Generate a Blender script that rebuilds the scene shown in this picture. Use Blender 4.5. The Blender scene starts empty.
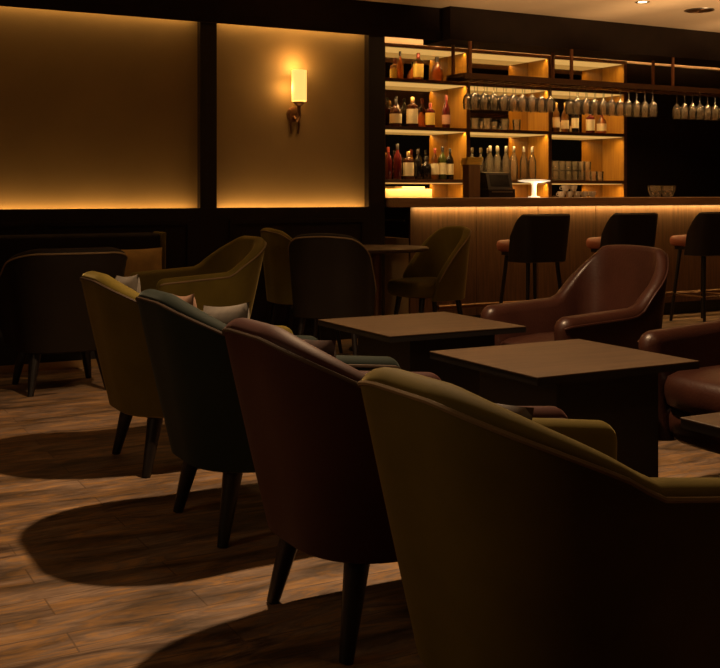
import bpy, bmesh, math, random
from mathutils import Vector, Matrix
random.seed(7)
S = bpy.context.scene
C = S.collection
R = math.radians
PI = math.pi

# ------------------------------------------------------------------ camera
cam = bpy.data.cameras.new('camera'); camo = bpy.data.objects.new('camera', cam); C.objects.link(camo)
cam.sensor_width = 36.0; cam.lens = 36.0 * 1074 / 720
cam.shift_y = -141 / 720
cam.clip_start = 0.05
camo.location = (0, 0, 1.15)
camo.rotation_euler = (R(90), 0, R(-28.4))
S.camera = camo
S.view_settings.view_transform = 'Standard'
S.view_settings.look = 'None'
S.view_settings.gamma = 1.0
S.view_settings.use_curve_mapping = False
S.view_settings.exposure = 0.0

# ------------------------------------------------------------------ world and lamps
w = bpy.data.worlds.new('world'); S.world = w; w.use_nodes = True
w.node_tree.nodes['Background'].inputs[0].default_value = (1.0, 0.62, 0.32, 1)
w.node_tree.nodes['Background'].inputs[1].default_value = 0.003

WARM = (1.0, 0.60, 0.26)
AMBER = (1.0, 0.58, 0.20)
def lamp(name, kind, loc, power, color=WARM, target=None, **kw):
    l = bpy.data.lights.new(name, kind); o = bpy.data.objects.new(name, l); C.objects.link(o)
    o.location = loc; l.energy = power; l.color = color
    for k, v in kw.items(): setattr(l, k, v)
    if target is not None:
        o.rotation_euler = (Vector(target) - Vector(loc)).to_track_quat('-Z', 'Y').to_euler()
    return o
def strip(name, loc, length, width, power, direction, color=AMBER):
    # a linear LED lying along the X axis, shining towards direction
    l = bpy.data.lights.new(name, 'AREA'); o = bpy.data.objects.new(name, l); C.objects.link(o)
    l.shape = 'RECTANGLE'; l.size = length; l.size_y = width; l.energy = power; l.color = color
    z = -Vector(direction).normalized(); x = Vector((1, 0, 0)); y = z.cross(x).normalized()
    o.matrix_world = Matrix.Translation(loc) @ Matrix((x, y, z)).transposed().to_4x4()
    return o
# ceiling downlights over the lounge tables
lamp('downlight_tables', 'SPOT', (2.0, 3.5, 2.66), 260, (1.0, 0.64, 0.34), (2.0, 3.5, 0), spot_size=R(126), spot_blend=0.5, shadow_soft_size=0.035)
lamp('downlight_front', 'SPOT', (2.4, 1.3, 2.66), 18, (1.0, 0.57, 0.25), (2.4, 1.3, 0), spot_size=R(130), spot_blend=0.7, shadow_soft_size=0.05)
lamp('downlight_lounge', 'SPOT', (2.0, 6.2, 2.66), 5, (1.0, 0.57, 0.25), (2.0, 6.2, 0), spot_size=R(120), spot_blend=0.7, shadow_soft_size=0.05)
lamp('downlight_bar_aisle', 'SPOT', (3.65, 6.75, 2.66), 12, (1.0, 0.57, 0.25), (3.65, 6.75, 0), spot_size=R(120), spot_blend=0.7, shadow_soft_size=0.05)
lamp('downlight_stools', 'SPOT', (6.08, 6.49, 2.655), 7, (1.0, 0.57, 0.25), (6.08, 6.6, 0), spot_size=R(110), spot_blend=0.6, shadow_soft_size=0.04)
lamp('side_wash', 'AREA', (-1.8, 2.6, 2.2), 7.5, (1.0, 0.66, 0.34), (1.2, 2.2, 0.5), shape='DISK', size=0.8)
for ux in (5.5, 6.9, 8.3):  # added spots with no fitting, out of view, only to brighten the ceiling
    lamp('ceiling_fill_spot', 'SPOT', (ux, 4.5, 1.2), 270, (1.0, 0.62, 0.30), (ux, 6.05, 2.68), spot_size=R(50), spot_blend=0.5, shadow_soft_size=0.08)
# cove strips above the wainscot and under the soffit
strip('cove_low_left', (0.9, 7.56, 0.995), 3.6, 0.015, 8, (0, 0.2, 1))
strip('cove_low_right', (3.51, 7.56, 0.995), 1.26, 0.015, 3.3, (0, 0.2, 1))
strip('cove_high_left', (0.9, 7.56, 2.475), 3.6, 0.015, 4.5, (0, 0.2, -1))
strip('cove_high_right', (3.51, 7.56, 2.475), 1.26, 0.015, 2.2, (0, 0.2, -1))
strip('counter_led', (7.4, 7.470, 1.030), 5.7, 0.016, 14, (0, 0.35, -1), (1.0, 0.62, 0.22))
strip('bulkhead_led', (7.3, 8.97, 2.612), 5.2, 0.02, 7, (0, 0.3, 1), WARM)
strip('rack_led', (7.1, 7.43, 2.080), 4.2, 0.015, 9, (0, 0.3, -1), WARM).data.spread = R(120)
for zz in (1.243, 1.758, 2.223, 2.558):
    strip('shelf_led', (6.65, 9.03, zz), 2.95, 0.012, 13 if zz < 2.4 else 8, (0, 0.25, -1), (1.0, 0.58, 0.20)).data.spread = R(140)

# ------------------------------------------------------------------ materials
def mat(name, col, rough=0.5, metal=0.0, spec=0.5, sheen=0.0, coat=0.0, emit=None, strength=0.0, var=0.0, vscale=8.0, bump=0.0, bscale=60.0):
    m = bpy.data.materials.new(name); m.use_nodes = True
    nt = m.node_tree; b = nt.nodes['Principled BSDF']
    b.inputs['Base Color'].default_value = (*col, 1); b.inputs['Roughness'].default_value = rough
    b.inputs['Metallic'].default_value = metal; b.inputs['Specular IOR Level'].default_value = spec
    b.inputs['Sheen Weight'].default_value = sheen; b.inputs['Coat Weight'].default_value = coat
    if sheen:
        b.inputs['Sheen Roughness'].default_value = 0.35
        b.inputs['Sheen Tint'].default_value = (*[min(1, c * 2.5 + 0.1) for c in col], 1)
    if emit:
        b.inputs['Emission Color'].default_value = (*emit, 1); b.inputs['Emission Strength'].default_value = strength
    tc = nt.nodes.new('ShaderNodeTexCoord')
    if var:
        n = nt.nodes.new('ShaderNodeTexNoise'); n.inputs['Scale'].default_value = vscale; n.inputs['Detail'].default_value = 4
        nt.links.new(tc.outputs['Object'], n.inputs['Vector'])
        r = nt.nodes.new('ShaderNodeValToRGB')
        r.color_ramp.elements[0].position = 0.3; r.color_ramp.elements[1].position = 0.7
        r.color_ramp.elements[0].color = (*[c * (1 - var) for c in col], 1)
        r.color_ramp.elements[1].color = (*[min(1, c * (1 + var)) for c in col], 1)
        nt.links.new(n.outputs['Fac'], r.inputs[0]); nt.links.new(r.outputs[0], b.inputs['Base Color'])
    if bump:
        n2 = nt.nodes.new('ShaderNodeTexNoise'); n2.inputs['Scale'].default_value = bscale; n2.inputs['Detail'].default_value = 3
        nt.links.new(tc.outputs['Object'], n2.inputs['Vector'])
        bp = nt.nodes.new('ShaderNodeBump'); bp.inputs['Strength'].default_value = bump; bp.inputs['Distance'].default_value = 0.01
        nt.links.new(n2.outputs['Fac'], bp.inputs['Height']); nt.links.new(bp.outputs[0], b.inputs['Normal'])
    return m

def wood(name, c1, c2, scale=(1, 14, 14), rough=0.45, coat=0.0):
    m = bpy.data.materials.new(name); m.use_nodes = True
    nt = m.node_tree; b = nt.nodes['Principled BSDF']; b.inputs['Roughness'].default_value = rough; b.inputs['Coat Weight'].default_value = coat
    tc = nt.nodes.new('ShaderNodeTexCoord'); mp = nt.nodes.new('ShaderNodeMapping'); mp.inputs['Scale'].default_value = scale
    n = nt.nodes.new('ShaderNodeTexNoise'); n.inputs['Scale'].default_value = 2.5; n.inputs['Detail'].default_value = 6; n.inputs['Distortion'].default_value = 0.6
    r = nt.nodes.new('ShaderNodeValToRGB'); r.color_ramp.elements[0].position = 0.32; r.color_ramp.elements[1].position = 0.68
    r.color_ramp.elements[0].color = (*c1, 1); r.color_ramp.elements[1].color = (*c2, 1)
    nt.links.new(tc.outputs['Object'], mp.inputs[0]); nt.links.new(mp.outputs[0], n.inputs['Vector'])
    nt.links.new(n.outputs['Fac'], r.inputs[0]); nt.links.new(r.outputs[0], b.inputs['Base Color'])
    return m

def floor_mat():
    m = bpy.data.materials.new('plank_floor'); m.use_nodes = True
    nt = m.node_tree; b = nt.nodes['Principled BSDF']; L = nt.links.new
    tc = nt.nodes.new('ShaderNodeTexCoord')
    br = nt.nodes.new('ShaderNodeTexBrick')
    br.inputs['Scale'].default_value = 1.0; br.inputs['Brick Width'].default_value = 1.05; br.inputs['Row Height'].default_value = 0.135
    br.inputs['Mortar Size'].default_value = 0.0025; br.inputs['Bias'].default_value = 0.0
    br.offset = 0.37; br.inputs['Color1'].default_value = (0, 0, 0, 1); br.inputs['Color2'].default_value = (1, 1, 1, 1); br.inputs['Mortar'].default_value = (0.5, 0.5, 0.5, 1)
    L(tc.outputs['Object'], br.inputs['Vector'])
    mp = nt.nodes.new('ShaderNodeMapping'); mp.inputs['Scale'].default_value = (1.7, 6.5, 1)
    L(tc.outputs['Object'], mp.inputs[0])
    n = nt.nodes.new('ShaderNodeTexNoise'); n.inputs['Scale'].default_value = 1.5; n.inputs['Detail'].default_value = 7; n.inputs['Distortion'].default_value = 1.2; n.inputs['Roughness'].default_value = 0.6
    L(mp.outputs[0], n.inputs['Vector'])
    mp2 = nt.nodes.new('ShaderNodeMapping'); mp2.inputs['Scale'].default_value = (5, 50, 1)
    L(tc.outputs['Object'], mp2.inputs[0])
    n2 = nt.nodes.new('ShaderNodeTexNoise'); n2.inputs['Scale'].default_value = 1.0; n2.inputs['Detail'].default_value = 5
    L(mp2.outputs[0], n2.inputs['Vector'])
    # plank tone + stretched figure + fine grain
    bw = nt.nodes.new('ShaderNodeRGBToBW'); L(br.outputs['Color'], bw.inputs[0])
    a = nt.nodes.new('ShaderNodeMath'); a.operation = 'MULTIPLY_ADD'; a.inputs[1].default_value = 0.24
    L(bw.outputs[0], a.inputs[0])
    st = nt.nodes.new('ShaderNodeMapRange'); st.inputs[1].default_value = 0.3; st.inputs[2].default_value = 0.7; st.clamp = True
    L(n.outputs['Fac'], st.inputs[0])
    sm = nt.nodes.new('ShaderNodeMath'); sm.operation = 'MULTIPLY'; sm.inputs[1].default_value = 0.62; L(st.outputs[0], sm.inputs[0]); L(sm.outputs[0], a.inputs[2])
    a2 = nt.nodes.new('ShaderNodeMath'); a2.operation = 'MULTIPLY_ADD'; a2.inputs[1].default_value = 0.24; L(n2.outputs['Fac'], a2.inputs[0]); L(a.outputs[0], a2.inputs[2])
    r = nt.nodes.new('ShaderNodeValToRGB'); cr = r.color_ramp
    cr.elements[0].position = 0.12; cr.elements[0].color = (0.06, 0.032, 0.018, 1)
    cr.elements[1].position = 0.95; cr.elements[1].color = (0.44, 0.27, 0.15, 1)
    for p, c in ((0.28, (0.11, 0.062, 0.036)), (0.40, (0.22, 0.15, 0.105)), (0.50, (0.34, 0.18, 0.062)), (0.58, (0.20, 0.13, 0.088)), (0.68, (0.27, 0.185, 0.13)), (0.80, (0.40, 0.22, 0.085))):
        e = cr.elements.new(p); e.color = (*c, 1)
    L(a2.outputs[0], r.inputs[0])
    mx = nt.nodes.new('ShaderNodeMix'); mx.data_type = 'RGBA'; mx.inputs[7].default_value = (0.07, 0.04, 0.022, 1)
    sf = nt.nodes.new('ShaderNodeMath'); sf.operation = 'MULTIPLY'; sf.inputs[1].default_value = 0.6; L(br.outputs['Fac'], sf.inputs[0])
    L(sf.outputs[0], mx.inputs[0]); L(r.outputs[0], mx.inputs[6])
    # worn darker streaks and patches in the timber
    mp3 = nt.nodes.new('ShaderNodeMapping'); mp3.inputs['Scale'].default_value = (1.1, 4.2, 1); mp3.inputs['Rotation'].default_value = (0, 0, R(9)); L(tc.outputs['Object'], mp3.inputs[0])
    n3 = nt.nodes.new('ShaderNodeTexNoise'); n3.inputs['Scale'].default_value = 1.9; n3.inputs['Detail'].default_value = 5; n3.inputs['Roughness'].default_value = 0.62; n3.inputs['Distortion'].default_value = 0.8; L(mp3.outputs[0], n3.inputs['Vector'])
    k = nt.nodes.new('ShaderNodeMapRange'); k.inputs[1].default_value = 0.36; k.inputs[2].default_value = 0.62; k.inputs[3].default_value = 0.34; k.inputs[4].default_value = 1.25; L(n3.outputs['Fac'], k.inputs[0])
    mm = nt.nodes.new('ShaderNodeVectorMath'); mm.operation = 'SCALE'; L(mx.outputs[2], mm.inputs[0]); L(k.outputs[0], mm.inputs['Scale']); L(mm.outputs[0], b.inputs['Base Color'])
    b.inputs['Roughness'].default_value = 0.5
    bp = nt.nodes.new('ShaderNodeBump'); bp.inputs['Strength'].default_value = 0.25; bp.inputs['Distance'].default_value = 0.004
    L(a2.outputs[0], bp.inputs['Height']); L(bp.outputs[0], b.inputs['Normal'])
    return m

def thin_glass(name, tint=(1, 1, 1), milk=0.1, rough=0.03):
    m = bpy.data.materials.new(name); m.use_nodes = True
    nt = m.node_tree; nt.nodes.clear(); L = nt.links.new
    out = nt.nodes.new('ShaderNodeOutputMaterial')
    tr = nt.nodes.new('ShaderNodeBsdfTransparent'); tr.inputs[0].default_value = (*tint, 1)
    gl = nt.nodes.new('ShaderNodeBsdfGlossy'); gl.inputs['Roughness'].default_value = rough
    fr = nt.nodes.new('ShaderNodeFresnel'); fr.inputs[0].default_value = 1.5
    df = nt.nodes.new('ShaderNodeBsdfTranslucent'); df.inputs[0].default_value = (*[0.3 + 0.7 * t for t in tint], 1)
    m1 = nt.nodes.new('ShaderNodeMixShader'); m1.inputs[0].default_value = milk; L(tr.outputs[0], m1.inputs[1]); L(df.outputs[0], m1.inputs[2])
    m2 = nt.nodes.new('ShaderNodeMixShader'); L(fr.outputs[0], m2.inputs[0]); L(m1.outputs[0], m2.inputs[1]); L(gl.outputs[0], m2.inputs[2])
    L(m2.outputs[0], out.inputs[0])
    return m

M = {}
M['floor'] = floor_mat()
M['ceiling'] = mat('ceiling_paint', (0.66, 0.50, 0.33), 0.8, var=0.06, vscale=2)
M['plaster'] = mat('ochre_wallcovering', (0.30, 0.19, 0.068), 0.8, var=0.06, vscale=3, bump=0.1, bscale=120)
M['dark_wood'] = wood('dark_wood_panel', (0.008, 0.0035, 0.0018), (0.014, 0.007, 0.0035), (14, 14, 1), 0.45)
M['black_wood'] = mat('black_painted_wood', (0.012, 0.009, 0.007), 0.5, var=0.2)
M['soffit'] = mat('black_soffit_paint', (0.014, 0.007, 0.003), 0.8, var=0.15, spec=0.15)
M['bar_front'] = wood('bar_front_wood', (0.10, 0.050, 0.02), (0.17, 0.085, 0.035), (16, 16, 1), 0.5)
M['counter'] = wood('counter_wood', (0.22, 0.12, 0.055), (0.34, 0.20, 0.10), (1, 14, 14), 0.4)
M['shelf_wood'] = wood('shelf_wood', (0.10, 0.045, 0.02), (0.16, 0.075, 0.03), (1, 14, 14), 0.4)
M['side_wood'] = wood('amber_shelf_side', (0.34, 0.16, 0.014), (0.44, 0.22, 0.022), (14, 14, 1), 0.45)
M['table_wood'] = wood('table_wood', (0.062, 0.037, 0.020), (0.098, 0.059, 0.032), (1.2, 12, 12), 0.5)
M['table_black'] = mat('black_table_base', (0.010, 0.008, 0.007), 0.5, var=0.15)
M['leg'] = mat('black_stained_leg', (0.010, 0.007, 0.006), 0.4, var=0.2)
M['olive'] = mat('olive_velvet', (0.12, 0.088, 0.013), 0.75, sheen=0.9, var=0.16, vscale=5, spec=0.2)
M['olive_dim'] = mat('moss_velvet', (0.12, 0.088, 0.013), 0.75, sheen=0.85, var=0.16, vscale=5, spec=0.2)
M['teal'] = mat('teal_velvet', (0.014, 0.021, 0.017), 0.75, sheen=0.85, var=0.16, vscale=5, spec=0.2)
M['maroon'] = mat('maroon_velvet', (0.050, 0.013, 0.010), 0.6, sheen=0.4, var=0.14, vscale=5, spec=0.3)
M['brown'] = mat('brown_velvet', (0.012, 0.007, 0.003), 0.75, sheen=0.06, var=0.14, vscale=5, spec=0.2)
M['leather'] = mat('oxblood_leather', (0.042, 0.014, 0.009), 0.36, var=0.2, vscale=6, spec=0.5, bump=0.12, bscale=90)
M['stool_seat'] = mat('russet_leather', (0.30, 0.09, 0.05), 0.45, var=0.15, bump=0.1, bscale=90)
M['stool_back'] = mat('dark_brown_leather', (0.010, 0.005, 0.004), 0.5, var=0.15)
M['piping_tan'] = mat('tan_piping', (0.20, 0.13, 0.06), 0.6, var=0.1)
M['piping_dark'] = mat('dark_piping', (0.07, 0.045, 0.03), 0.6, var=0.1)
M['pillow_grey'] = mat('grey_linen', (0.17, 0.15, 0.13), 0.9, sheen=0.2, var=0.2, vscale=20)
M['pillow_pink'] = mat('dusty_pink_linen', (0.26, 0.15, 0.10), 0.9, sheen=0.2, var=0.15, vscale=20)
M['pillow_bronze'] = mat('bronze_brocade', (0.055, 0.028, 0.011), 0.55, sheen=0.05, var=0.55, vscale=24)
M['pillow_dark'] = mat('dark_plum_brocade', (0.035, 0.013, 0.011), 0.6, sheen=0.05, var=0.55, vscale=24)
M['pillow_gold'] = mat('mustard_velvet', (0.28, 0.16, 0.035), 0.8, sheen=0.4, var=0.2, vscale=14)
M['copper'] = mat('copper_metal', (0.28, 0.12, 0.055), 0.45, 0.8, var=0.1)
M['rail'] = mat('dark_bronze_rail', (0.12, 0.055, 0.022), 0.5, 0.4, var=0.1)
M['bronze'] = mat('bronze_metal', (0.20, 0.10, 0.045), 0.4, 0.9, var=0.1)
M['brass'] = mat('brass_strip', (0.6, 0.40, 0.18), 0.35, 1.0, var=0.08)
M['steel'] = mat('brushed_steel', (0.45, 0.42, 0.38), 0.35, 1.0, var=0.05)
M['mirror'] = mat('mirror_silver', (0.62, 0.56, 0.46), 0.03, 1.0)
M['led'] = mat('led_diffuser', (0.3, 0.2, 0.1), 0.6, emit=(1.0, 0.55, 0.14), strength=0.6)
M['shade'] = mat('lit_shade', (0.9, 0.7, 0.4), 0.7, emit=(1.0, 0.53, 0.13), strength=1.25)
M['bulb'] = mat('lit_bulb', (1, 0.9, 0.7), 0.5, emit=(1.0, 0.80, 0.42), strength=9.0)
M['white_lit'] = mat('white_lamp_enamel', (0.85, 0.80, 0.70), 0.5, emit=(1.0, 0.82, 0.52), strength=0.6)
M['glass'] = thin_glass('clear_glass', (0.97, 0.93, 0.85), 0.15)
M['clear_bottle'] = thin_glass('clear_bottle_glass', (0.9, 0.87, 0.8), 0.22)
M['amber_glass'] = thin_glass('amber_liquor_glass', (0.85, 0.36, 0.06), 0.35)
M['whisky_glass'] = thin_glass('whisky_glass', (0.75, 0.42, 0.10), 0.35)
M['brown_glass'] = mat('brown_bottle_glass', (0.045, 0.012, 0.006), 0.12, coat=0.3, var=0.1)
M['red_glass'] = mat('red_wine_bottle', (0.09, 0.010, 0.010), 0.12, coat=0.3, var=0.1)
M['green_glass'] = mat('green_bottle_glass', (0.045, 0.055, 0.010), 0.12, coat=0.3, var=0.1)
M['black_glass'] = mat('black_bottle_glass', (0.010, 0.008, 0.008), 0.1, coat=0.3, var=0.1)
M['label_cream'] = mat('cream_paper_label', (0.80, 0.70, 0.48), 0.8, var=0.05)
M['label_yellow'] = mat('yellow_paper_label', (0.85, 0.62, 0.14), 0.8, var=0.05)
M['label_pink'] = mat('pink_paper_label', (0.60, 0.34, 0.24), 0.8, var=0.05)
M['cap_black'] = mat('black_cap', (0.015, 0.01, 0.01), 0.4, var=0.1)
M['cap_red'] = mat('red_cap', (0.22, 0.03, 0.02), 0.4, var=0.1)
M['cream_box'] = mat('cream_card', (0.72, 0.52, 0.24), 0.75, var=0.06)
M['cream_door'] = mat('cream_cabinet_door', (0.75, 0.57, 0.32), 0.6, var=0.06)
M['black_plastic'] = mat('black_plastic', (0.02, 0.014, 0.012), 0.35, var=0.1)
M['screen'] = mat('dark_screen', (0.01, 0.008, 0.008), 0.15, var=0.1)
M['napkin'] = mat('yellow_napkin', (0.75, 0.48, 0.07), 0.85, var=0.1)
M['brown_box'] = wood('napkin_box_wood', (0.16, 0.085, 0.035), (0.22, 0.12, 0.05), (14, 14, 1), 0.5)
M['ceramic'] = mat('white_ceramic', (0.7, 0.62, 0.5), 0.3, var=0.04)

# ------------------------------------------------------------------ mesh helpers
def tag(o, label=None, cat=None, group=None, kind=None):
    if label: o['label'] = label
    if cat: o['category'] = cat
    if group: o['group'] = group
    if kind: o['kind'] = kind
    return o
def obj(name, bm, m, parent=None, smooth=True, bevel=0.0):
    bmesh.ops.recalc_face_normals(bm, faces=bm.faces)
    me = bpy.data.meshes.new(name); bm.to_mesh(me); bm.free()
    o = bpy.data.objects.new(name, me); C.objects.link(o)
    me.materials.append(M[m] if isinstance(m, str) else m)
    if smooth:
        for p in me.polygons: p.use_smooth = True
        try: me.set_sharp_from_angle(angle=R(40))
        except Exception: pass
    if parent: o.parent = parent
    return o
def thing(name, loc, rz=0, label=None, cat=None, group=None):
    o = bpy.data.objects.new(name, None); C.objects.link(o)
    o.location = loc; o.rotation_euler = (0, 0, rz); o.empty_display_size = 0.1
    return tag(o, label, cat, group)
def dup(root, loc, rz, label, group=None, cat=None):
    r = root.copy(); C.objects.link(r); r.location = loc; r.rotation_euler = (0, 0, rz); r['label'] = label
    if group: r['group'] = group
    for ch in list(root.children):
        c = ch.copy(); C.objects.link(c); c.parent = r
        for g in ch.children:
            d = g.copy(); C.objects.link(d); d.parent = c
    return r
def box(bm, x0, x1, y0, y1, z0, z1, bev=0.0):
    t = bmesh.new()
    bmesh.ops.create_cube(t, size=1)
    for v in t.verts:
        v.co = Vector(((x0 + x1) / 2 + v.co.x * (x1 - x0), (y0 + y1) / 2 + v.co.y * (y1 - y0), (z0 + z1) / 2 + v.co.z * (z1 - z0)))
    if bev: bmesh.ops.bevel(t, geom=list(t.edges), offset=bev, segments=3, profile=0.6, affect='EDGES')
    me = bpy.data.meshes.new('tmp'); t.to_mesh(me); t.free(); bm.from_mesh(me); bpy.data.meshes.remove(me)
    return bm
def B(*a, bev=0.0): return box(bmesh.new(), *a, bev=bev)
def tube(bm, pts, rad, n=8, closed=False):
    pts = [Vector(p) for p in pts]; rings = []; N = len(pts)
    rads = rad if isinstance(rad, (list, tuple)) else [rad] * N
    up = None
    for i, p in enumerate(pts):
        a = pts[(i - 1) % N] if (closed or i > 0) else p
        b = pts[(i + 1) % N] if (closed or i < N - 1) else p
        t = (b - a).normalized()
        if up is None:
            up = t.orthogonal().normalized()
        up = (up - t * up.dot(t)).normalized()
        s = t.cross(up)
        rings.append([bm.verts.new(p + (up * math.cos(2 * PI * k / n) + s * math.sin(2 * PI * k / n)) * rads[i]) for k in range(n)])
    for i in range(N if closed else N - 1):
        r0, r1 = rings[i], rings[(i + 1) % N]
        for k in range(n): bm.faces.new((r0[k], r0[(k + 1) % n], r1[(k + 1) % n], r1[k]))
    if not closed:
        bm.faces.new(rings[0][::-1]); bm.faces.new(rings[-1])
    return bm
def lathe(bm, prof, n=20, cx=0, cy=0, z=0):
    rings = []
    for r, h in prof:
        if r < 1e-5: rings.append([bm.verts.new((cx, cy, z + h))])
        else: rings.append([bm.verts.new((cx + r * math.cos(2 * PI * k / n), cy + r * math.sin(2 * PI * k / n), z + h)) for k in range(n)])
    for a, b in zip(rings[:-1], rings[1:]):
        for k in range(n):
            k2 = (k + 1) % n
            if len(a) == 1 and len(b) == 1: continue
            if len(a) == 1: bm.faces.new((a[0], b[k2], b[k]))
            elif len(b) == 1: bm.faces.new((a[k], a[k2], b[0]))
            else: bm.faces.new((a[k], a[k2], b[k2], b[k]))
    return bm
def taper_leg(top, bot, rt, rb, n=10):
    bm = bmesh.new(); tube(bm, [top, [(a + b) / 2 for a, b in zip(top, bot)], bot], [rt, (rt + rb) / 2, rb], n); return bm
def struct(name, bm, m, smooth=False): return tag(obj(name, bm, m, smooth=smooth), kind='structure')

# ------------------------------------------------------------------ the room
struct('floor', B(-3.5, 12.5, -2.5, 9.4, -0.1, 0.0), 'floor')
struct('ceiling', B(-3.5, 12.5, -2.5, 9.4, 2.68, 2.78), 'ceiling')
struct('wall_back', B(-3.5, 4.20, 7.6, 7.75, 0, 2.68), 'plaster')
struct('wall_bar_back', B(4.29, 12.5, 9.38, 9.5, 0, 2.68), 'soffit')
struct('wall_bar_side', B(4.16, 4.29, 7.765, 9.38, 0, 2.68), 'dark_wood')
bm = B(8.22, 9.02, 9.02, 9.38, 0, 2.58); box(bm, 9.03, 12.5, 9.05, 9.38, 0, 2.58)
struct('trim_1', bm, 'dark_wood')
struct('trim_2', B(4.29, 12.5, 9.06, 9.38, 2.585, 2.68), 'ceiling')
# soffits: above the niches and above the bar counter
struct('trim_3', B(-3.5, 4.83, 7.50, 7.6, 2.485, 2.68), 'soffit')
struct('trim_5', B(-3.5, 4.83, 7.50, 7.52, 2.41, 2.484), 'soffit')
struct('trim_4', B(4.83, 12.5, 7.38, 7.80, 2.41, 2.68), 'soffit')
struct('pillar_trim_1', B(2.735, 2.865, 7.54, 7.6, 1.0, 2.48), 'dark_wood')
struct('pillar_trim_2', B(4.15, 4.30, 7.53, 7.76, 0, 2.48), 'dark_wood')
# wainscot with a lip that hides the cove lamps
bm = B(-3.5, 4.15, 7.525, 7.6, 0, 0.985); box(bm, -3.5, 4.15, 7.50, 7.525, 0.0, 1.04)
for x0, x1 in ((-0.7, 0.35), (0.45, 1.5), (1.6, 2.65), (2.95, 4.1)):
    for a in ((x0, x1, 0.92, 0.95), (x0, x1, 0.16, 0.19), (x0, x0 + 0.03, 0.19, 0.92), (x1 - 0.03, x1, 0.19, 0.92)):
        box(bm, a[0], a[1], 7.488, 7.50, a[2], a[3])
struct('wainscot_trim', bm, 'dark_wood')
struct('baseboard_back', B(-3.5, 4.15, 7.485, 7.499, 0, 0.1), 'black_wood')

# ceiling fittings
t = thing('ceiling_downlight', (6.08, 6.49, 2.68), label='small bright round downlight in the ceiling above the bar stools', cat='ceiling light')
obj('trim_ring', lathe(bmesh.new(), [(0.036, -0.002), (0.055, -0.004), (0.058, 0.0), (0.036, 0.0)], 24), 'steel', t)
obj('lamp_face', lathe(bmesh.new(), [(0, -0.001), (0.036, -0.001), (0.036, 0.0)], 24), 'bulb', t)
t = thing('ceiling_speaker', (6.77, 6.55, 2.68), label='round grey grille set flush in the beige ceiling near the bar', cat='ceiling grille')
bm = lathe(bmesh.new(), [(0, -0.004), (0.03, -0.004), (0.032, -0.007), (0.06, -0.007), (0.062, -0.004), (0.09, -0.004), (0.092, -0.007), (0.108, -0.007), (0.11, 0)], 28)
obj('grille', bm, 'bronze', t)
obj('rim', lathe(bmesh.new(), [(0.108, -0.008), (0.12, -0.006), (0.122, 0)], 28), 'steel', t)

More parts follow.
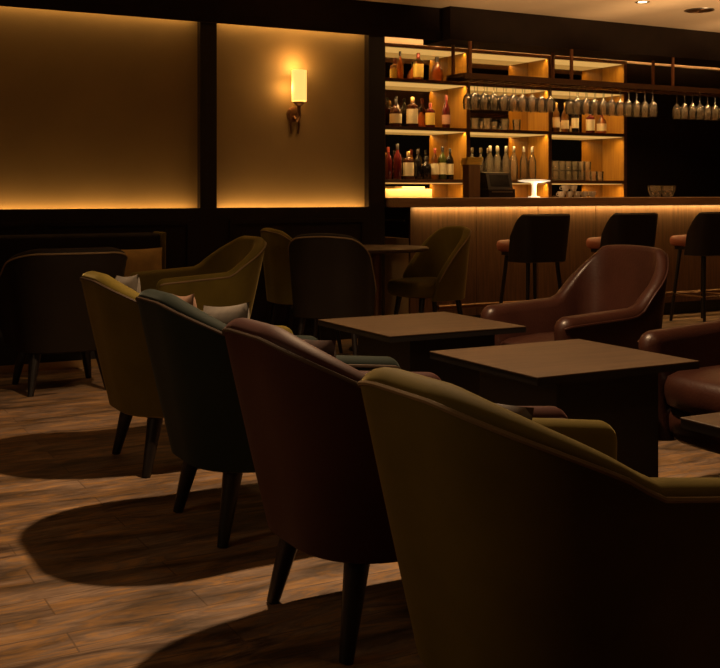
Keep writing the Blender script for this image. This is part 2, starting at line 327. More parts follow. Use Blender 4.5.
# ------------------------------------------------------------------ upholstered tub shells
def ushape(a, b, w, r, n1=12, n2=10, n3=8):
    """U path from the +y arm tip round the back to the -y arm tip; the chair faces +x."""
    P = []; N = []
    for i in range(n1):
        P.append((a + (-b + r - a) * i / n1, w)); N.append((0, 1))
    for i in range(n2):
        t = PI / 2 + (PI / 2) * i / n2
        P.append((-b + r + r * math.cos(t), w - r + r * math.sin(t))); N.append((math.cos(t), math.sin(t)))
    for i in range(n3 + 1):
        P.append((-b, (w - r) * (1 - 2 * i / n3))); N.append((-1, 0))
    for i in range(1, n2 + 1):
        t = PI + (PI / 2) * i / n2
        P.append((-b + r + r * math.cos(t), -(w - r) + r * math.sin(t))); N.append((math.cos(t), math.sin(t)))
    for i in range(1, n1 + 1):
        P.append((-b + r + (a + b - r) * i / n1, -w)); N.append((0, -1))
    return P, N
def shell(top, bot, zb, ztop, thick0, tip=0.05, belly=0.02, zin=None, ntip=6):
    """top / bot = (a, b, w, r); ztop(l, ltip) gives the rim height at arc length l from the back centre."""
    Pt, Nt = ushape(*top); Pb, Nb = ushape(*bot)
    # extra columns close to the arm tips so that they end round
    def ends(P, N):
        d = Vector(P[0]) - Vector(P[1]); d.normalize()
        e0 = []
        for k in range(ntip, 0, -1):
            q = tip * math.sin(PI / 2 * k / ntip); e0.append((P[0][0] + d.x * q, P[0][1]))
        e1 = []
        for k in range(1, ntip + 1):
            q = tip * math.sin(PI / 2 * k / ntip); e1.append((P[-1][0] + d.x * q, P[-1][1]))
        return e0 + P + e1, [N[0]] * ntip + N + [N[-1]] * ntip
    n0 = len(Pt)
    Pt, Nt = ends(Pt, Nt); Pb, Nb = ends(Pb, Nb)
    L = [0]
    for p, q in zip(Pt[:-1], Pt[1:]): L.append(L[-1] + math.dist(p, q))
    half = L[-1] / 2
    bm = bmesh.new(); cols = []; rim = []
    n = len(Pt)
    for i in range(n):
        k = 0 if i < ntip else None
        e = 1.0
        if i < ntip: e = math.cos(PI / 2 * (ntip - i) / ntip)
        elif i >= n - ntip: e = math.cos(PI / 2 * (i - (n - 1 - ntip)) / ntip)
        e = max(e, 0.04)
        l = abs(L[i] - half)
        thick = thick0(l, half) if callable(thick0) else thick0
        th = thick * e
        zt = ztop(l, half) - (1 - e) * 0.03
        cx, cy = Pt[i]; bx, by = Pb[i]; nx, ny = Nt[i]
        bz = zb if zin is None else zin(l, half)
        hh = (zt - bz)
        def at(f, off):
            # f 0 bottom .. 1 top along the shell, off along the normal
            g = f + belly / 0.1 * 0.25 * f * (1 - f)
            g = min(1, g)
            return Vector((bx + (cx - bx) * g + nx * off, by + (cy - by) * g + ny * off, bz + hh * f))
        rr = thick / 2
        ring = []
        fr = 1 - rr / hh * 0.9
        for f in (0.0, 0.015, 0.12, 0.28, 0.45, 0.62, 0.8): ring.append(at(f * fr, th / 2 - (0.012 * e if f == 0 else 0)))
        for k in range(9):
            t = PI * k / 8
            ring.append(at(fr, th / 2 * math.cos(t)) + Vector((0, 0, rr * 0.9 * math.sin(t) * (0.35 + 0.65 * e))))
        for f in (0.8, 0.62, 0.45, 0.28, 0.12, 0.0): ring.append(at(f * fr, -th / 2))
        rim.append(at(fr, th / 2 + 0.001) + Vector((0, 0, 0.004)))
        cols.append([bm.verts.new(p) for p in ring])
    m = len(cols[0])
    for i in range(n - 1):
        for k in range(m):
            bm.faces.new((cols[i][k], cols[i][(k + 1) % m], cols[i + 1][(k + 1) % m], cols[i + 1][k]))
    bm.faces.new(cols[0]); bm.faces.new(cols[-1][::-1])
    return bm, rim
def cushion(x0, x1, w0, w1, z0, z1, r=0.1, crown=0.02):
    """rounded seat pad; w0 half width at the back, w1 at the front"""
    bm = bmesh.new(); out = []
    cx, hx = (x0 + x1) / 2, (x1 - x0) / 2; n = 40
    prof = [(0.0, 0.0), (0.9, 0.0), (0.97, 0.12), (1.0, 0.4), (1.0, 0.65), (0.965, 0.88), (0.88, 1.0), (0.5, 1.0 + crown / (z1 - z0) * 0.8), (0.0, 1.0 + crown / (z1 - z0))]
    rings = []
    for s, h in prof:
        z = z0 + (z1 - z0) * h
        if s == 0: rings.append([bm.verts.new((cx, 0, z))]); continue
        ring = []
        for k in range(n):
            t = 2 * PI * k / n; c, sn = math.cos(t), math.sin(t)
            px = math.copysign(abs(c) ** 0.45, c); py = math.copysign(abs(sn) ** 0.45, sn)
            w = w0 + (w1 - w0) * (px + 1) / 2
            ring.append(bm.verts.new((cx + px * hx * s, py * w * s, z)))
        rings.append(ring)
    for a, b in zip(rings[:-1], rings[1:]):
        for k in range(n):
            k2 = (k + 1) % n
            if len(a) == 1: bm.faces.new((a[0], b[k2], b[k]))
            elif len(b) == 1: bm.faces.new((a[k], a[k2], b[0]))
            else: bm.faces.new((a[k], a[k2], b[k2], b[k]))
    return bm
def lerp(a, b, t): return a + (b - a) * max(0, min(1, t))

def tub_chair(loc, rz, m, label, piping, zback=0.82, zarm=0.63, ztip=0.585, l0=0.10, l1=0.51, thick=0.075, zb=0.238, group=None, seat_m=None):
    t = thing('tub_armchair', loc, rz, label, 'armchair', group)
    def zt(l, half):
        if l < l0: return zback
        if l < l1:
            u = (l - l0) / (l1 - l0); v = u ** 1.5
            z = zback - (zback - zarm) * v
            return z
        return lerp(zarm, ztip, (l - l1) / (half - l1))
    bm, rim = shell((0.35, 0.372, 0.312, 0.215), (0.27, 0.25, 0.235, 0.17), zb, zt, thick)
    obj('shell', bm, m, t)
    obj('piping', tube(bmesh.new(), rim[3:-3], 0.0055, 6), piping, t)
    obj('seat_base', cushion(-0.24, 0.33, 0.22, 0.25, zb, 0.345, crown=0.0), m, t)
    obj('seat_cushion', cushion(-0.26, 0.375, 0.235, 0.262, 0.335, 0.445), seat_m or m, t)
    for sx, sy in ((-1, 1), (-1, -1), (1, 1), (1, -1)):
        obj('leg', taper_leg((sx * 0.168, sy * 0.18, zb + 0.02), (sx * 0.225, sy * 0.222, 0.0), 0.035, 0.018), 'leg', t)
    return t

# the row of four tub chairs whose backs face the room
tub_chair((1.53, 4.455, 0), 0, 'olive', 'olive green velvet tub armchair at the far end of the row, grey cushion on it', 'piping_dark')
tub_chair((1.49, 3.50, 0), 0, 'teal', 'dark teal velvet tub armchair, second in the row beside the plank floor', 'piping_dark')
tub_chair((1.445, 2.55, 0), 0, 'maroon', 'deep maroon tub armchair between the teal one and the nearest olive one', 'piping_dark')
tub_chair((1.43, 1.74, 0), 0, 'olive_dim', 'large olive velvet tub armchair nearest the camera with tan piping', 'piping_tan', zback=0.805, zarm=0.645, zb=0.19)
# chairs further away
tub_chair((1.47, 6.45, 0), R(90), 'brown', 'dark brown tub armchair turned to the wall bench at the left edge', 'piping_tan', zback=0.84, zarm=0.70, l0=0.2, l1=0.6)
tub_chair((2.43, 6.70, 0), R(180), 'olive', 'olive velvet armchair seen from the side in front of the dark wainscot', 'piping_tan', zback=0.86, zarm=0.65, ztip=0.62, l0=0.12, l1=0.5)

def leather_chair(loc, rz, label, group=None):
    t = thing('leather_armchair', loc, rz, label, 'armchair', group)
    BK = 0.31
    def zt(l, half):
        if l < 0.2: return 0.895 - 0.01 * (l / 0.2) ** 2
        if l < 0.47: return 0.885 - 0.255 * ((l - 0.2) / 0.27) ** 1.05
        return lerp(0.63, 0.605, (l - 0.47) / (half - 0.47))
    tk = lambda l, half: lerp(0.055, 0.10, (l - 0.25) / 0.3)
    bm, rim = shell((0.34, BK, 0.285, 0.15), (0.30, 0.25, 0.25, 0.14), 0.185, zt, tk, tip=0.06)
    obj('shell', bm, 'leather', t)
    obj('piping', tube(bmesh.new(), rim[3:-3], 0.005, 6), 'leather', t)
    obj('seat_base', cushion(-0.24, 0.36, 0.23, 0.25, 0.19, 0.33, crown=0.0), 'leather', t)
    obj('seat_cushion', cushion(-0.25, 0.39, 0.23, 0.245, 0.32, 0.455, crown=0.03), 'leather', t)
    obj('column', lathe(bmesh.new(), [(0.034, 0.012), (0.034, 0.19)], 16), 'leg', t)
    obj('foot', lathe(bmesh.new(), [(0, 0), (0.24, 0), (0.24, 0.008), (0.05, 0.022), (0, 0.022)], 32), 'leg', t)
    return t
leather_chair((3.38, 4.0, 0), R(180), 'oxblood leather armchair with high flared back, facing the far lounge table')
leather_chair((3.37, 2.90, 0), R(180), 'oxblood leather armchair cut off by the right edge, seat beside nearer table')

# ------------------------------------------------------------------ lounge tables
def lounge_table(x0, x1, y0, y1, label):
    cx, cy = (x0 + x1) / 2, (y0 + y1) / 2; hx, hy = (x1 - x0) / 2, (y1 - y0) / 2
    t = thing('lounge_table', (cx, cy, 0), 0, label, 'table')
    obj('tabletop', B(-hx, hx, -hy, hy, 0.545, 0.55, bev=0.002), 'table_wood', t, smooth=False)
    obj('top_edge', B(-hx + 0.001, hx - 0.001, -hy + 0.001, hy - 0.001, 0.522, 0.545), 'table_black', t, smooth=False)
    obj('pedestal', B(-hx + 0.16, hx - 0.10, -hy + 0.10, hy - 0.10, 0.03, 0.522, bev=0.004), 'table_black', t, smooth=False)
    obj('foot_plate', B(-hx + 0.12, hx - 0.06, -hy + 0.06, hy - 0.06, 0.0, 0.03, bev=0.004), 'table_black', t, smooth=False)
    return t
lounge_table(2.17, 2.895, 2.80, 3.46, 'square dark lounge table in front of the maroon and teal chairs')
lounge_table(2.25, 2.96, 3.90, 4.58, 'square lounge table further back, in front of the olive chair at row end')
lounge_table(2.12, 2.85, 1.46, 2.12, 'lounge table corner at the right edge beside the nearest olive chair')

# ------------------------------------------------------------------ cushions on the chairs
def pillow(loc, rot, m, label, s=0.40, th=0.12, group=None):
    bm = bmesh.new(); n = 16; top = []; bot = []
    for i in range(n + 1):
        a = []; b = []
        for k in range(n + 1):
            u = -1 + 2 * i / n; v = -1 + 2 * k / n
            pin = 1 - 0.07 * (1 - abs(u) ** 2) * abs(v) ** 3; pin2 = 1 - 0.07 * (1 - abs(v) ** 2) * abs(u) ** 3
            h = th / 2 * ((1 - abs(u) ** 2.4) * (1 - abs(v) ** 2.4)) ** 0.55
            x = u * s / 2 * pin2; y = v * s / 2 * pin
            a.append(bm.verts.new((x, y, h)))
            b.append(a[-1] if (i in (0, n) or k in (0, n)) else bm.verts.new((x, y, -h)))
        top.append(a); bot.append(b)
    for i in range(n):
        for k in range(n):
            bm.faces.new((top[i][k], top[i + 1][k], top[i + 1][k + 1], top[i][k + 1]))
            bm.faces.new((bot[i][k], bot[i][k + 1], bot[i + 1][k + 1], bot[i + 1][k]))
    o = obj('cushion', bm, m); o.location = loc; o.rotation_euler = rot
    edge = [(-s / 2 * 0.995, -s / 2), (s / 2, -s / 2), (s / 2, s / 2), (-s / 2, s / 2)]
    return tag(o, label, 'cushion', group)
def lean(x, y, m, label, roll=0, s=0.40, tilt=72, z=None, yaw=0, wide=1.0):
    # stands on its lower edge on the seat and leans on the chair back
    h = s / 2 * (abs(math.cos(R(roll))) + abs(math.sin(R(roll)))) * math.sin(R(tilt))
    mtx = Matrix.Rotation(R(yaw), 4, 'Z') @ Matrix.Rotation(R(-tilt), 4, 'Y') @ Matrix.Rotation(R(roll), 4, 'Z')
    o = pillow((x, y, (0.462 if z is None else z) + h), mtx.to_euler(), m, label, s, 0.10); o.scale = (1, wide, 1); return o
lean(1.29, 4.51, 'pillow_grey', 'grey cushion leaning in the olive chair at the far end of the row', 5, 0.33, tilt=82)
lean(1.265, 3.70, 'pillow_pink', 'dusty pink cushion corner peeping over the teal chair back', 5, 0.315, tilt=84, wide=0.75)
lean(1.335, 3.46, 'pillow_grey', 'grey cushion leaning in the teal armchair in front of the pink one', 7, 0.295, tilt=80, yaw=10, wide=1.0)
lean(1.225, 2.61, 'pillow_dark', 'dark plum patterned cushion in the maroon armchair', 3, 0.30, tilt=84, wide=1.3)
lean(1.20, 1.78, 'pillow_bronze', 'bronze patterned cushion in the nearest olive armchair', 2, 0.285, tilt=86, wide=1.5)

# ------------------------------------------------------------------ wall bench
t = thing('wall_bench', (0, 0, 0), 0, 'long dark upholstered bench against the wainscot at the left', 'bench')
obj('backrest', B(-0.6, 2.35, 7.28, 7.47, 0.40, 0.87, bev=0.03), 'brown', t)
obj('seat', B(-0.6, 2.35, 7.03, 7.30, 0.30, 0.45, bev=0.03), 'brown', t)
obj('side_panel', B(2.351, 2.39, 7.28, 7.47, 0.06, 0.875, bev=0.012), 'olive_dim', t)
obj('plinth', B(-0.6, 2.35, 7.10, 7.47, 0.0, 0.30), 'black_wood', t, smooth=False)
obj('kick_strip', B(-0.6, 2.35, 7.09, 7.0995, 0.0, 0.05), 'brass', t, smooth=False)
o = pillow((2.13, 7.19, 0.455 + 0.165), (R(74), 0, 0), 'pillow_gold', 'mustard cushion leaning on the wall bench at its right end', 0.36, 0.11); o.scale = (1.2, 0.88, 1)

# ------------------------------------------------------------------ bistro group by the pillar
t = thing('bistro_table', (3.87, 6.90, 0), 0, 'small round pedestal table beside the pillar at the bar end', 'table')
obj('tabletop', lathe(bmesh.new(), [(0, 0.725), (0.36, 0.725), (0.385, 0.735), (0.385, 0.748), (0.378, 0.752), (0, 0.752)], 40), 'table_wood', t)
obj('column', lathe(bmesh.new(), [(0.05, 0.02), (0.036, 0.06), (0.036, 0.70), (0.09, 0.725)], 20), 'bronze', t)
obj('foot', lathe(bmesh.new(), [(0, 0), (0.2, 0), (0.2, 0.012), (0.05, 0.025), (0, 0.025)], 28), 'leg', t)
def dining_chair(loc, rz, m, label):
    t = thing('dining_chair', loc, rz, label, 'chair')
    def zt(l, half):
        if l < 0.16: return 0.90 - 0.012 * (l / 0.16) ** 2
        return 0.888 - 0.37 * min(1, (l - 0.16) / (half - 0.16)) ** 1.5
    bm, rim = shell((0.06, 0.25, 0.24, 0.17), (0.10, 0.20, 0.215, 0.15), 0.36, zt, 0.055, tip=0.03)
    obj('backrest', bm, m, t)
    obj('piping', tube(bmesh.new(), rim[3:-3], 0.005, 6), 'piping_tan', t)
    obj('seat', cushion(-0.19, 0.29, 0.20, 0.235, 0.385, 0.50, crown=0.015), m, t)
    for sx, sy in ((-1, 1), (-1, -1), (1, 1), (1, -1)):
        obj('leg', taper_leg((sx * 0.15 + 0.02, sy * 0.16, 0.40), (sx * 0.21 + 0.02, sy * 0.205, 0), 0.022, 0.012), 'leg', t)
    return t
dining_chair((4.30, 6.84, 0), R(180), 'olive', 'olive dining chair right of the round table, in front of the bar')
dining_chair((3.14, 6.17, 0), R(48), 'brown', 'dark dining chair seen from behind, drawn up to the round table')
dining_chair((3.34, 7.08, 0), R(-4), 'olive_dim', 'dim olive dining chair left of the round table against the wainscot')

# ------------------------------------------------------------------ the bar
t = thing('bar_counter', (0, 0, 0), 0, 'long wooden bar counter with glowing strip under its top', 'bar counter')
obj('worktop', B(4.33, 10.4, 7.36, 8.05, 1.035, 1.11, bev=0.004), 'counter', t, smooth=False)
x = 4.52
while x < 10.3:
    obj('front_panel', B(x + 0.002, x + 0.648, 7.50, 7.53, 0.12, 1.035, bev=0.002), 'bar_front', t, smooth=False); x += 0.65
d = obj('end_drawer', B(4.52, 4.55, 7.531, 7.95, 0.78, 1.034), 'black_plastic', t, smooth=False)
obj('handle', B(4.505, 4.519, 7.58, 7.88, 0.915, 0.93), 'steel', d, smooth=False)
obj('end_door', B(4.52, 4.55, 7.531, 7.95, 0.10, 0.775), 'cream_door', t, smooth=False)
obj('plinth', B(4.56, 10.3, 7.56, 7.9, 0.0, 0.12), 'black_wood', t, smooth=False)
bm = bmesh.new(); tube(bm, [(4.7, 7.36, 0.22), (10.2, 7.36, 0.22)], 0.02, 10)
for xx in (4.9, 6.2, 7.5, 8.8, 10.0): tube(bm, [(xx, 7.36, 0.22), (xx, 7.51, 0.22)], 0.012, 8)
obj('foot_rail', bm, 'bronze', t)

def bar_stool(loc, rz, label):
    t = thing('bar_stool', loc, rz, label, 'bar stool')
    def zt(l, half):
        if l < 0.24: return 0.985
        return 0.985 - 0.2 * min(1, (l - 0.24) / (half - 0.24)) ** 1.3
    bm, rim = shell((-0.06, 0.225, 0.24, 0.11), (0.0, 0.19, 0.215, 0.11), 0.60, zt, 0.045, tip=0.025)
    obj('backrest', bm, 'stool_back', t)
    obj('seat', cushion(-0.18, 0.27, 0.185, 0.215, 0.675, 0.765, crown=0.012), 'stool_seat', t)
    obj('seat_frame', B(-0.16, 0.19, -0.17, 0.17, 0.645, 0.676, bev=0.005), 'leg', t)
    for sx, sy in ((-1, 1), (-1, -1), (1, 1), (1, -1)):
        obj('leg', taper_leg((sx * 0.14 + 0.01, sy * 0.14, 0.65), (sx * 0.20 + 0.01, sy * 0.195, 0), 0.018, 0.013), 'leg', t)
    f = 0.655; bm = bmesh.new()
    q = [(0.01 + sx * 0.178, sy * 0.175, 0.24) for sx, sy in ((-1, -1), (1, -1), (1, 1), (-1, 1))]
    for k in range(4): tube(bm, [q[k], q[(k + 1) % 4]], 0.009, 8)
    obj('footrest', bm, 'bronze', t)
    return t
bar_stool((5.35, 6.97, 0), R(90), 'dark bar stool with russet seat, leftmost of the three at the counter')
bar_stool((6.29, 6.97, 0), R(90), 'dark bar stool right above the oxblood armchair back, middle of the three')
bar_stool((7.26, 6.97, 0), R(90), 'dark bar stool with russet seat at the right edge of the picture')

# overhead rack with copper rods
t = thing('glass_rack', (0, 0, 0), 0, 'long copper glass rack hung over the bar counter on paired rods', 'glass rack')
obj('front_rail', B(4.98, 9.4, 7.39, 7.415, 2.10, 2.145), 'rail', t, smooth=False)
obj('rear_rail', B(4.98, 9.4, 7.645, 7.67, 2.10, 2.145), 'rail', t, smooth=False)
obj('deck', B(4.98, 9.4, 7.416, 7.644, 2.128, 2.146), 'shelf_wood', t, smooth=False)
for x in (5.04, 6.11, 7.31, 8.4):
    for y in (7.402, 7.657):
        obj('rod', tube(bmesh.new(), [(x, y, 2.145), (x, y, 2.409)], 0.016, 10), 'copper', t)
RAILS = []
bm = bmesh.new(); x = 5.08
while x < 9.3:
    box(bm, x, x + 0.006, 7.42, 7.64, 2.095, 2.128); box(bm, x - 0.01, x + 0.016, 7.42, 7.64, 2.092, 2.096); x += 0.10
obj('hanger_channels', bm, 'bronze', t, smooth=False)

# hanging wine glasses, foot up between the channels
def wine_glass_mesh():
    bm = bmesh.new()
    prof = [(0, 0.0), (0.031, 0.0), (0.032, -0.003), (0.006, -0.007), (0.0035, -0.012), (0.0035, -0.095), (0.010, -0.104), (0.030, -0.122), (0.040, -0.148), (0.043, -0.175), (0.041, -0.205), (0.036, -0.240), (0.0345, -0.240), (0.039, -0.205), (0.041, -0.175), (0.038, -0.148), (0.028, -0.124), (0.0, -0.108)]
    lathe(bm, prof, 16); return bm
first = None
clusters = (('wine glass hanging upside down in the left cluster on the bar rack', 'left cluster of hanging glasses', 5.13, 9),
            ('wine glass hanging upside down in the middle cluster on the bar rack', 'middle cluster of hanging glasses', 6.23, 10),
            ('wine glass hanging upside down in the right cluster on the bar rack', 'right cluster of hanging glasses', 7.53, 8))
for lab, grp, x0, n in clusters:
    for i in range(n):
        for y in (7.475, 7.575):
            if first is None:
                first = obj('wine_glass', wine_glass_mesh(), 'glass'); o = first
            else:
                o = first.copy(); C.objects.link(o)
            o.location = (x0 + 0.10 * i + 0.003, y, 2.0995); tag(o, lab, 'wine glass', grp)

# ------------------------------------------------------------------ back bar shelving
YF, YB = 9.0, 9.36
t = thing('bottle_shelving', (0, 0, 0), 0, 'glowing wooden bottle shelving with mirrored back behind the bar', 'shelving')
UX = (5.12, 6.105, 7.14, 8.18)
for i, x in enumerate(UX):
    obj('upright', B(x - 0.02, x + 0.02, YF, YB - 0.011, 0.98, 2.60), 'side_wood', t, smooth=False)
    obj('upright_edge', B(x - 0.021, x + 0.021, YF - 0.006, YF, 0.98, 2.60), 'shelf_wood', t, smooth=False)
for z in (1.285, 1.80, 2.265, 2.60):
    for a, b in zip(UX[:-1], UX[1:]):
        s = obj('shelf', B(a + 0.021, b - 0.021, YF - 0.004, YB - 0.011, z - 0.034, z), 'shelf_wood', t, smooth=False)
        obj('light_panel', B(a + 0.03, b - 0.03, YF + 0.02, YB - 0.02, z - 0.040, z - 0.0345), 'led', s, smooth=False)
for a, b in zip(UX[:-1], UX[1:]):
    obj('mirror', B(a + 0.021, b - 0.021, YB - 0.010, YB, 0.98, 2.60), 'mirror', t, smooth=False)

t = thing('back_counter', (0, 0, 0), 0, 'low cabinet run below the bottle shelving behind the bar', 'counter')
obj('worktop', B(4.36, 8.2, 8.72, 9.36, 0.94, 0.98), 'counter', t, smooth=False)
obj('carcass', B(4.37, 8.2, 8.78, 9.36, 0.0, 0.94), 'black_wood', t, smooth=False)
x = 4.38
while x < 8.1:
    d = obj('drawer', B(x, x + 0.62, 8.755, 8.78, 0.76, 0.93), 'black_plastic', t, smooth=False)
    obj('handle', B(x + 0.12, x + 0.5, 8.735, 8.754, 0.85, 0.862), 'steel', d, smooth=False)
    obj('door', B(x, x + 0.62, 8.755, 8.78, 0.1, 0.745), 'cream_door', t, smooth=False); x += 0.63

# ------------------------------------------------------------------ bottles
def bottle_prof(kind):
    if kind == 'wine': return [(0, 0), (0.036, 0), (0.038, 0.008), (0.038, 0.19), (0.033, 0.215), (0.016, 0.245), (0.0135, 0.26), (0.0135, 0.30), (0.0, 0.30)], (0.135, 0.305), 0.0145, (0.05, 0.16), 0.0387
    if kind == 'square': return [(0, 0), (0.046, 0), (0.048, 0.008), (0.048, 0.16), (0.044, 0.178), (0.018, 0.195), (0.015, 0.205), (0.015, 0.235), (0.0, 0.235)], None, 0.017, (0.03, 0.15), 0.0487
    if kind == 'round': return [(0, 0), (0.05, 0), (0.058, 0.02), (0.064, 0.06), (0.062, 0.10), (0.045, 0.145), (0.022, 0.17), (0.016, 0.19), (0.016, 0.225), (0.0, 0.225)], None, 0.019, (0.04, 0.09), 0.065
    if kind == 'slim': return [(0, 0), (0.034, 0), (0.037, 0.01), (0.040, 0.10), (0.038, 0.18), (0.03, 0.21), (0.014, 0.25), (0.0125, 0.27), (0.0125, 0.305), (0.0, 0.305)], None, 0.015, (0.04, 0.13), 0.0407
    if kind == 'flask': return [(0, 0), (0.045, 0), (0.05, 0.01), (0.052, 0.11), (0.046, 0.145), (0.018, 0.175), (0.014, 0.19), (0.014, 0.22), (0.0, 0.22)], None, 0.016, (0.03, 0.11), 0.053
BM = {}
def bottle(x, y, z, kind, glass, label, lab_m=None, cap='cap_black', sc=1.0, group=None):
    t = thing('bottle', (x, y, z), 0, label, 'bottle', group)
    prof, _, cr, (l0, l1), lr = bottle_prof(kind)
    prof = [(r * sc, h * sc) for r, h in prof]; H = prof[-1][1]
    n = 20
    obj('body', lathe(bmesh.new(), prof, n), glass, t)
    obj('cap', lathe(bmesh.new(), [(cr * sc, H - 0.035 * sc), (cr * sc, H + 0.012 * sc), (cr * sc * 0.8, H + 0.016 * sc), (0, H + 0.016 * sc)], 14), cap, t)
    if lab_m:
        obj('paper_label', lathe(bmesh.new(), [(lr * sc, l0 * sc), (lr * sc, l1 * sc)], n), lab_m, t)
    return t
S1, S2, S3 = 2.2655, 1.8005, 1.2855
g = 'bottles on the top shelf'
bottle(5.38, 9.12, S1, 'slim', 'amber_glass', 'slender amber bottle with dark cap on the top shelf', sc=0.87, group=g)
bottle(5.59, 9.12, S1, 'square', 'whisky_glass', 'square shouldered bottle with bright yellow label on the top shelf', 'label_yellow', 'cap_red', 1.1, group=g)
bottle(5.81, 9.12, S1, 'round', 'amber_glass', 'round bellied amber bottle with dark stopper on the top shelf', None, 'cap_black', 1.05, group=g)
g = 'spirits on the second shelf, left bay'
for x, k, m, lb, lm, cp, sc in (
    (5.33, 'flask', 'brown_glass', 'squat brown bottle with small cream label, leftmost on the second shelf', 'label_cream', 'cap_black', 1.15),
    (5.52, 'square', 'brown_glass', 'square brown bottle with large cream label on the second shelf', 'label_cream', 'brass', 1.2),
    (5.73, 'square', 'red_glass', 'dark red bottle with narrow tan label, third on the second shelf', 'label_yellow', 'cap_red', 1.0),
    (5.92, 'slim', 'red_glass', 'tall red bottle with pink label at the right of the second shelf', 'label_pink', 'cap_red', 1.05)):
    bottle(x, 9.12, S2, k, m, lb, lm, cp, sc, group=g)
for x, k, m, lb in ((5.24, 'slim', 'whisky_glass', 'unlabelled golden bottle at the back of the second shelf, by the left upright'),
                    (5.42, 'wine', 'brown_glass', 'unlabelled brown bottle at the back of the second shelf, behind the squat one'),
                    (5.62, 'wine', 'black_glass', 'unlabelled black bottle at the back of the second shelf, between the labelled ones'),
                    (5.82, 'flask', 'amber_glass', 'unlabelled amber flask at the back of the second shelf, left of the tall red')):
    bottle(x, 9.26, S2, k, m, lb, group=g)
g = 'wine on the third shelf, left bay'
for x, k, m, lb, lm, cp, sc in (
    (5.245, 'wine', 'red_glass', 'dark red wine bottle without label, leftmost on the third shelf', None, 'cap_red', 1.0),
    (5.35, 'wine', 'red_glass', 'dark red wine bottle without label, second on the third shelf', None, 'cap_black', 1.1),
    (5.475, 'square', 'brown_glass', 'brown bottle with tan square label on the third shelf', 'label_cream', 'brass', 1.1),
    (5.585, 'wine', 'black_glass', 'black bottle standing right of the tan labelled one on the third shelf', None, 'cap_black', 0.95),
    (5.685, 'flask', 'black_glass', 'squat black bottle in the middle of the third shelf', None, 'cap_black', 1.0),
    (5.785, 'wine', 'whisky_glass', 'golden wine bottle with tall cream label, left of the green one', 'label_cream', 'cap_red', 1.0),
    (5.875, 'wine', 'green_glass', 'green wine bottle with tall cream label on the third shelf', 'label_cream', 'cap_black', 1.05),
    (5.965, 'wine', 'black_glass', 'dark wine bottle with cream label, rightmost in the left bay', 'label_cream', 'cap_black', 1.0)):
    bottle(x, 9.12, S3, k, m, lb, lm, cp, sc, group=g)
g = 'clear decanters in the middle bay'
pos = ('leftmost of the clear bottles in the middle bay', 'second clear bottle from the left in the middle bay', 'third clear bottle from the left in the middle bay',
       'fourth clear bottle from the left in the middle bay', 'clear bottle second from the right in the middle bay', 'rightmost clear bottle in the middle bay')
for x, p in zip((6.46, 6.55, 6.66, 6.76, 6.89, 7.00), pos):
    bottle(x, 9.12, S3, 'slim', 'clear_bottle', p, None, 'steel', 1.1, group=g)
g = 'white labelled bottles in the right bay'
for x, m, lb, cp, k in ((7.32, 'whisky_glass', 'golden bottle with white label next to the upright in the right bay', 'brass', 'wine'),
                     (7.44, 'whisky_glass', 'golden bottle with wide white label, second in the right bay', 'brass', 'slim'),
                     (7.58, 'black_glass', 'black bottle with white label in the right bay', 'cap_black', 'wine'),
                     (7.79, 'red_glass', 'reddish bottle with white label in the right bay', 'cap_red', 'square'),
                     (7.95, 'amber_glass', 'amber bottle with white label, rightmost in the right bay', 'cap_red', 'flask')):
    bottle(x, 9.12, S2, k, m, lb, 'label_cream', cp, 1.0, group=g)

# tumblers
def tumbler(loc, label, group, r=0.038, h=0.10):
    bm = lathe(bmesh.new(), [(0, 0), (r * 0.82, 0), (r * 0.86, 0.004), (r, h), (r * 0.94, h), (r * 0.8, 0.012), (0, 0.012)], 18)
    o = obj('tumbler', bm, 'glass'); o.location = loc; return tag(o, label, 'glass', group)
for x in (6.29, 6.44, 6.67, 6.82):
    tumbler((x, 9.15, S2), 'clear tumbler on the middle bay second shelf under the hanging glasses', 'tumblers under the hanging glasses', 0.045, 0.12)
for i in range(8):
    for k in range(2):
        if k == 1 and i > 5: continue
        tumbler((7.30 + 0.087 * i, 9.10, S3 + 0.105 * k), ('clear tumbler in the lower row on the right bay third shelf', 'clear tumbler stacked on top in the right bay third shelf')[k], ('lower row of stacked tumblers', 'upper row of stacked tumblers')[k], 0.04, 0.10)

# things on the counters
def cup(loc, label, group, m='ceramic', r=0.038, h=0.055):
    t = thing('cup', loc, random.uniform(0, 6), label, 'cup', group)
    obj('bowl', lathe(bmesh.new(), [(0, 0), (r * 0.6, 0), (r * 0.66, 0.004), (r * 0.95, h * 0.6), (r, h), (r * 0.93, h), (r * 0.85, h * 0.55), (0, 0.008)], 18), m, t)
    obj('handle', tube(bmesh.new(), [(r * 0.9, 0, h * 0.75), (r * 1.35, 0, h * 0.7), (r * 1.4, 0, h * 0.4), (r * 0.75, 0, h * 0.25)], 0.004, 6), m, t)
for i in range(5):
    cup((6.34 + 0.09 * i, 7.82, 1.1105), 'white cup in the bottom row on the bar counter', 'bottom row of cups on the counter')
for i in range(2):
    cup((6.385 + 0.09 * i, 7.82, 1.166), 'white cup stacked on two others on the bar counter', 'stacked cups on the counter')
for x, z, lb in ((7.38, 1.1105, 'left glass bowl of the group on the dark end of the bar counter'), (7.54, 1.1105, 'right glass bowl of the group on the dark end of the bar counter')):
    o = obj('glass_bowl', lathe(bmesh.new(), [(0, 0), (0.04, 0), (0.045, 0.006), (0.07, 0.06), (0.075, 0.11), (0.071, 0.11), (0.064, 0.06), (0, 0.012)], 20), 'glass')
    o.location = (x, 7.7, z); tag(o, lb, 'bowl', 'glass bowls on the bar counter')

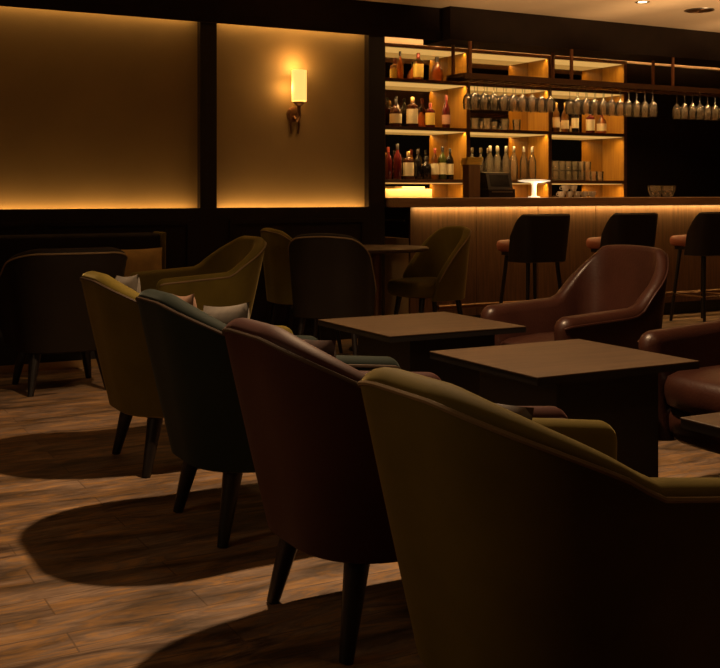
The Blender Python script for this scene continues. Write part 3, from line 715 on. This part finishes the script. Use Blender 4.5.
t = thing('serving_tray', (5.45, 9.17, 0.98), 0, 'wide cream tray box on the back counter at the left end of the shelving', 'box')
obj('body', B(-0.27, 0.27, -0.10, 0.10, 0.0, 0.21, bev=0.006), 'cream_box', t)
obj('lid', B(-0.06, 0.2, -0.08, 0.08, 0.21, 0.235, bev=0.006), 'cream_door', t)

t = thing('napkin_box', (5.27, 7.72, 1.11), 0, 'upright brown wooden box with yellow napkins on the bar counter', 'napkin box')
obj('body', B(-0.06, 0.06, -0.05, 0.05, 0, 0.285, bev=0.004), 'brown_box', t)
bm = bmesh.new()
for k in range(5): box(bm, -0.085 + 0.005 * k, 0.075 + 0.004 * k, -0.045, 0.045, 0.286 + 0.013 * k, 0.296 + 0.013 * k)
obj('napkins', bm, 'napkin', t)
t = thing('cash_register', (5.51, 7.72, 1.11), 0, 'low black cash register on the bar counter beside the napkin box', 'cash register')
obj('drawer', B(-0.14, 0.14, -0.12, 0.14, 0, 0.075, bev=0.006), 'black_plastic', t)
bm = bmesh.new()
vs = [bm.verts.new(p) for p in ((-0.13, -0.10, 0.076), (0.13, -0.10, 0.076), (0.13, 0.10, 0.076), (-0.13, 0.10, 0.076), (-0.13, -0.06, 0.215), (0.13, -0.06, 0.215), (0.13, 0.08, 0.225), (-0.13, 0.08, 0.225))]
for f in ((3, 2, 1, 0), (4, 5, 6, 7), (0, 1, 5, 4), (1, 2, 6, 5), (2, 3, 7, 6), (3, 0, 4, 7)): bm.faces.new([vs[i] for i in f])
obj('body', bm, 'black_plastic', t, smooth=False)
bm = bmesh.new(); vs = [bm.verts.new(p) for p in ((-0.10, -0.0960, 0.096), (0.10, -0.0960, 0.096), (0.10, -0.067, 0.198), (-0.10, -0.067, 0.198))]; bm.faces.new(vs)
bmesh.ops.solidify(bm, geom=list(bm.faces), thickness=0.004)
obj('screen', bm, 'screen', t, smooth=False)
obj('card_slot', B(-0.11, 0.11, -0.124, -0.1205, 0.045, 0.056), 'steel', t, smooth=False)

t = thing('table_lamp', (5.97, 7.75, 1.11), 0, 'white lit lamp with a flat disc shade on the bar counter', 'lamp')
obj('base', lathe(bmesh.new(), [(0, 0), (0.055, 0), (0.055, 0.008), (0.02, 0.014), (0, 0.014)], 24), 'white_lit', t)
obj('stem', lathe(bmesh.new(), [(0.022, 0.012), (0.020, 0.11), (0.032, 0.132), (0.0, 0.134)], 18), 'white_lit', t)
obj('lamp_shade', lathe(bmesh.new(), [(0, 0.132), (0.08, 0.134), (0.145, 0.146), (0.148, 0.152), (0.10, 0.160), (0, 0.164)], 32), 'white_lit', t)

# ------------------------------------------------------------------ wall sconce
t = thing('wall_sconce', (3.52, 7.6, 1.76), 0, 'lit wall sconce with glowing cylinder shade on the ochre panel', 'wall lamp')
obj('backplate', tube(bmesh.new(), [(0, 0.0, 0.0), (0, -0.012, 0.0), (0, -0.018, 0.0)], [0.06, 0.06, 0.048], 24), 'bronze', t)
bm = bmesh.new()
tube(bm, [(0, -0.015, -0.02), (0, -0.06, -0.05), (0, -0.10, -0.02), (0, -0.105, 0.04), (0, -0.105, 0.08)], [0.014, 0.012, 0.012, 0.014, 0.016], 10)
tube(bm, [(-0.028, -0.015, 0.01), (-0.036, -0.03, -0.08), (-0.030, -0.025, -0.15)], [0.012, 0.010, 0.006], 8)
tube(bm, [(0.028, -0.015, 0.01), (0.036, -0.03, -0.08), (0.030, -0.025, -0.15)], [0.012, 0.010, 0.006], 8)
obj('arm', bm, 'bronze', t)
obj('cup', lathe(bmesh.new(), [(0, 0.06), (0.02, 0.062), (0.045, 0.085), (0.048, 0.092), (0, 0.092)], 20, 0, -0.105), 'bronze', t)
bm = bmesh.new(); lathe(bm, [(0.058, 0.096), (0.058, 0.335), (0.055, 0.335), (0.055, 0.096), (0.058, 0.096)], 28, 0, -0.105)
obj('lamp_shade', bm, 'shade', t)
obj('bulb', lathe(bmesh.new(), [(0, 0.15), (0.018, 0.16), (0.026, 0.20), (0.018, 0.235), (0, 0.245)], 16, 0, -0.105), 'bulb', t)
lamp('sconce_glow', 'POINT', (3.52, 7.495, 2.125), 3.2, AMBER, shadow_soft_size=0.04)
lamp('sconce_down', 'POINT', (3.46, 7.52, 1.96), 1.8, AMBER, shadow_soft_size=0.05)
lamp('table_lamp_glow', 'POINT', (5.97, 7.68, 1.21), 0.9, WARM, shadow_soft_size=0.03)
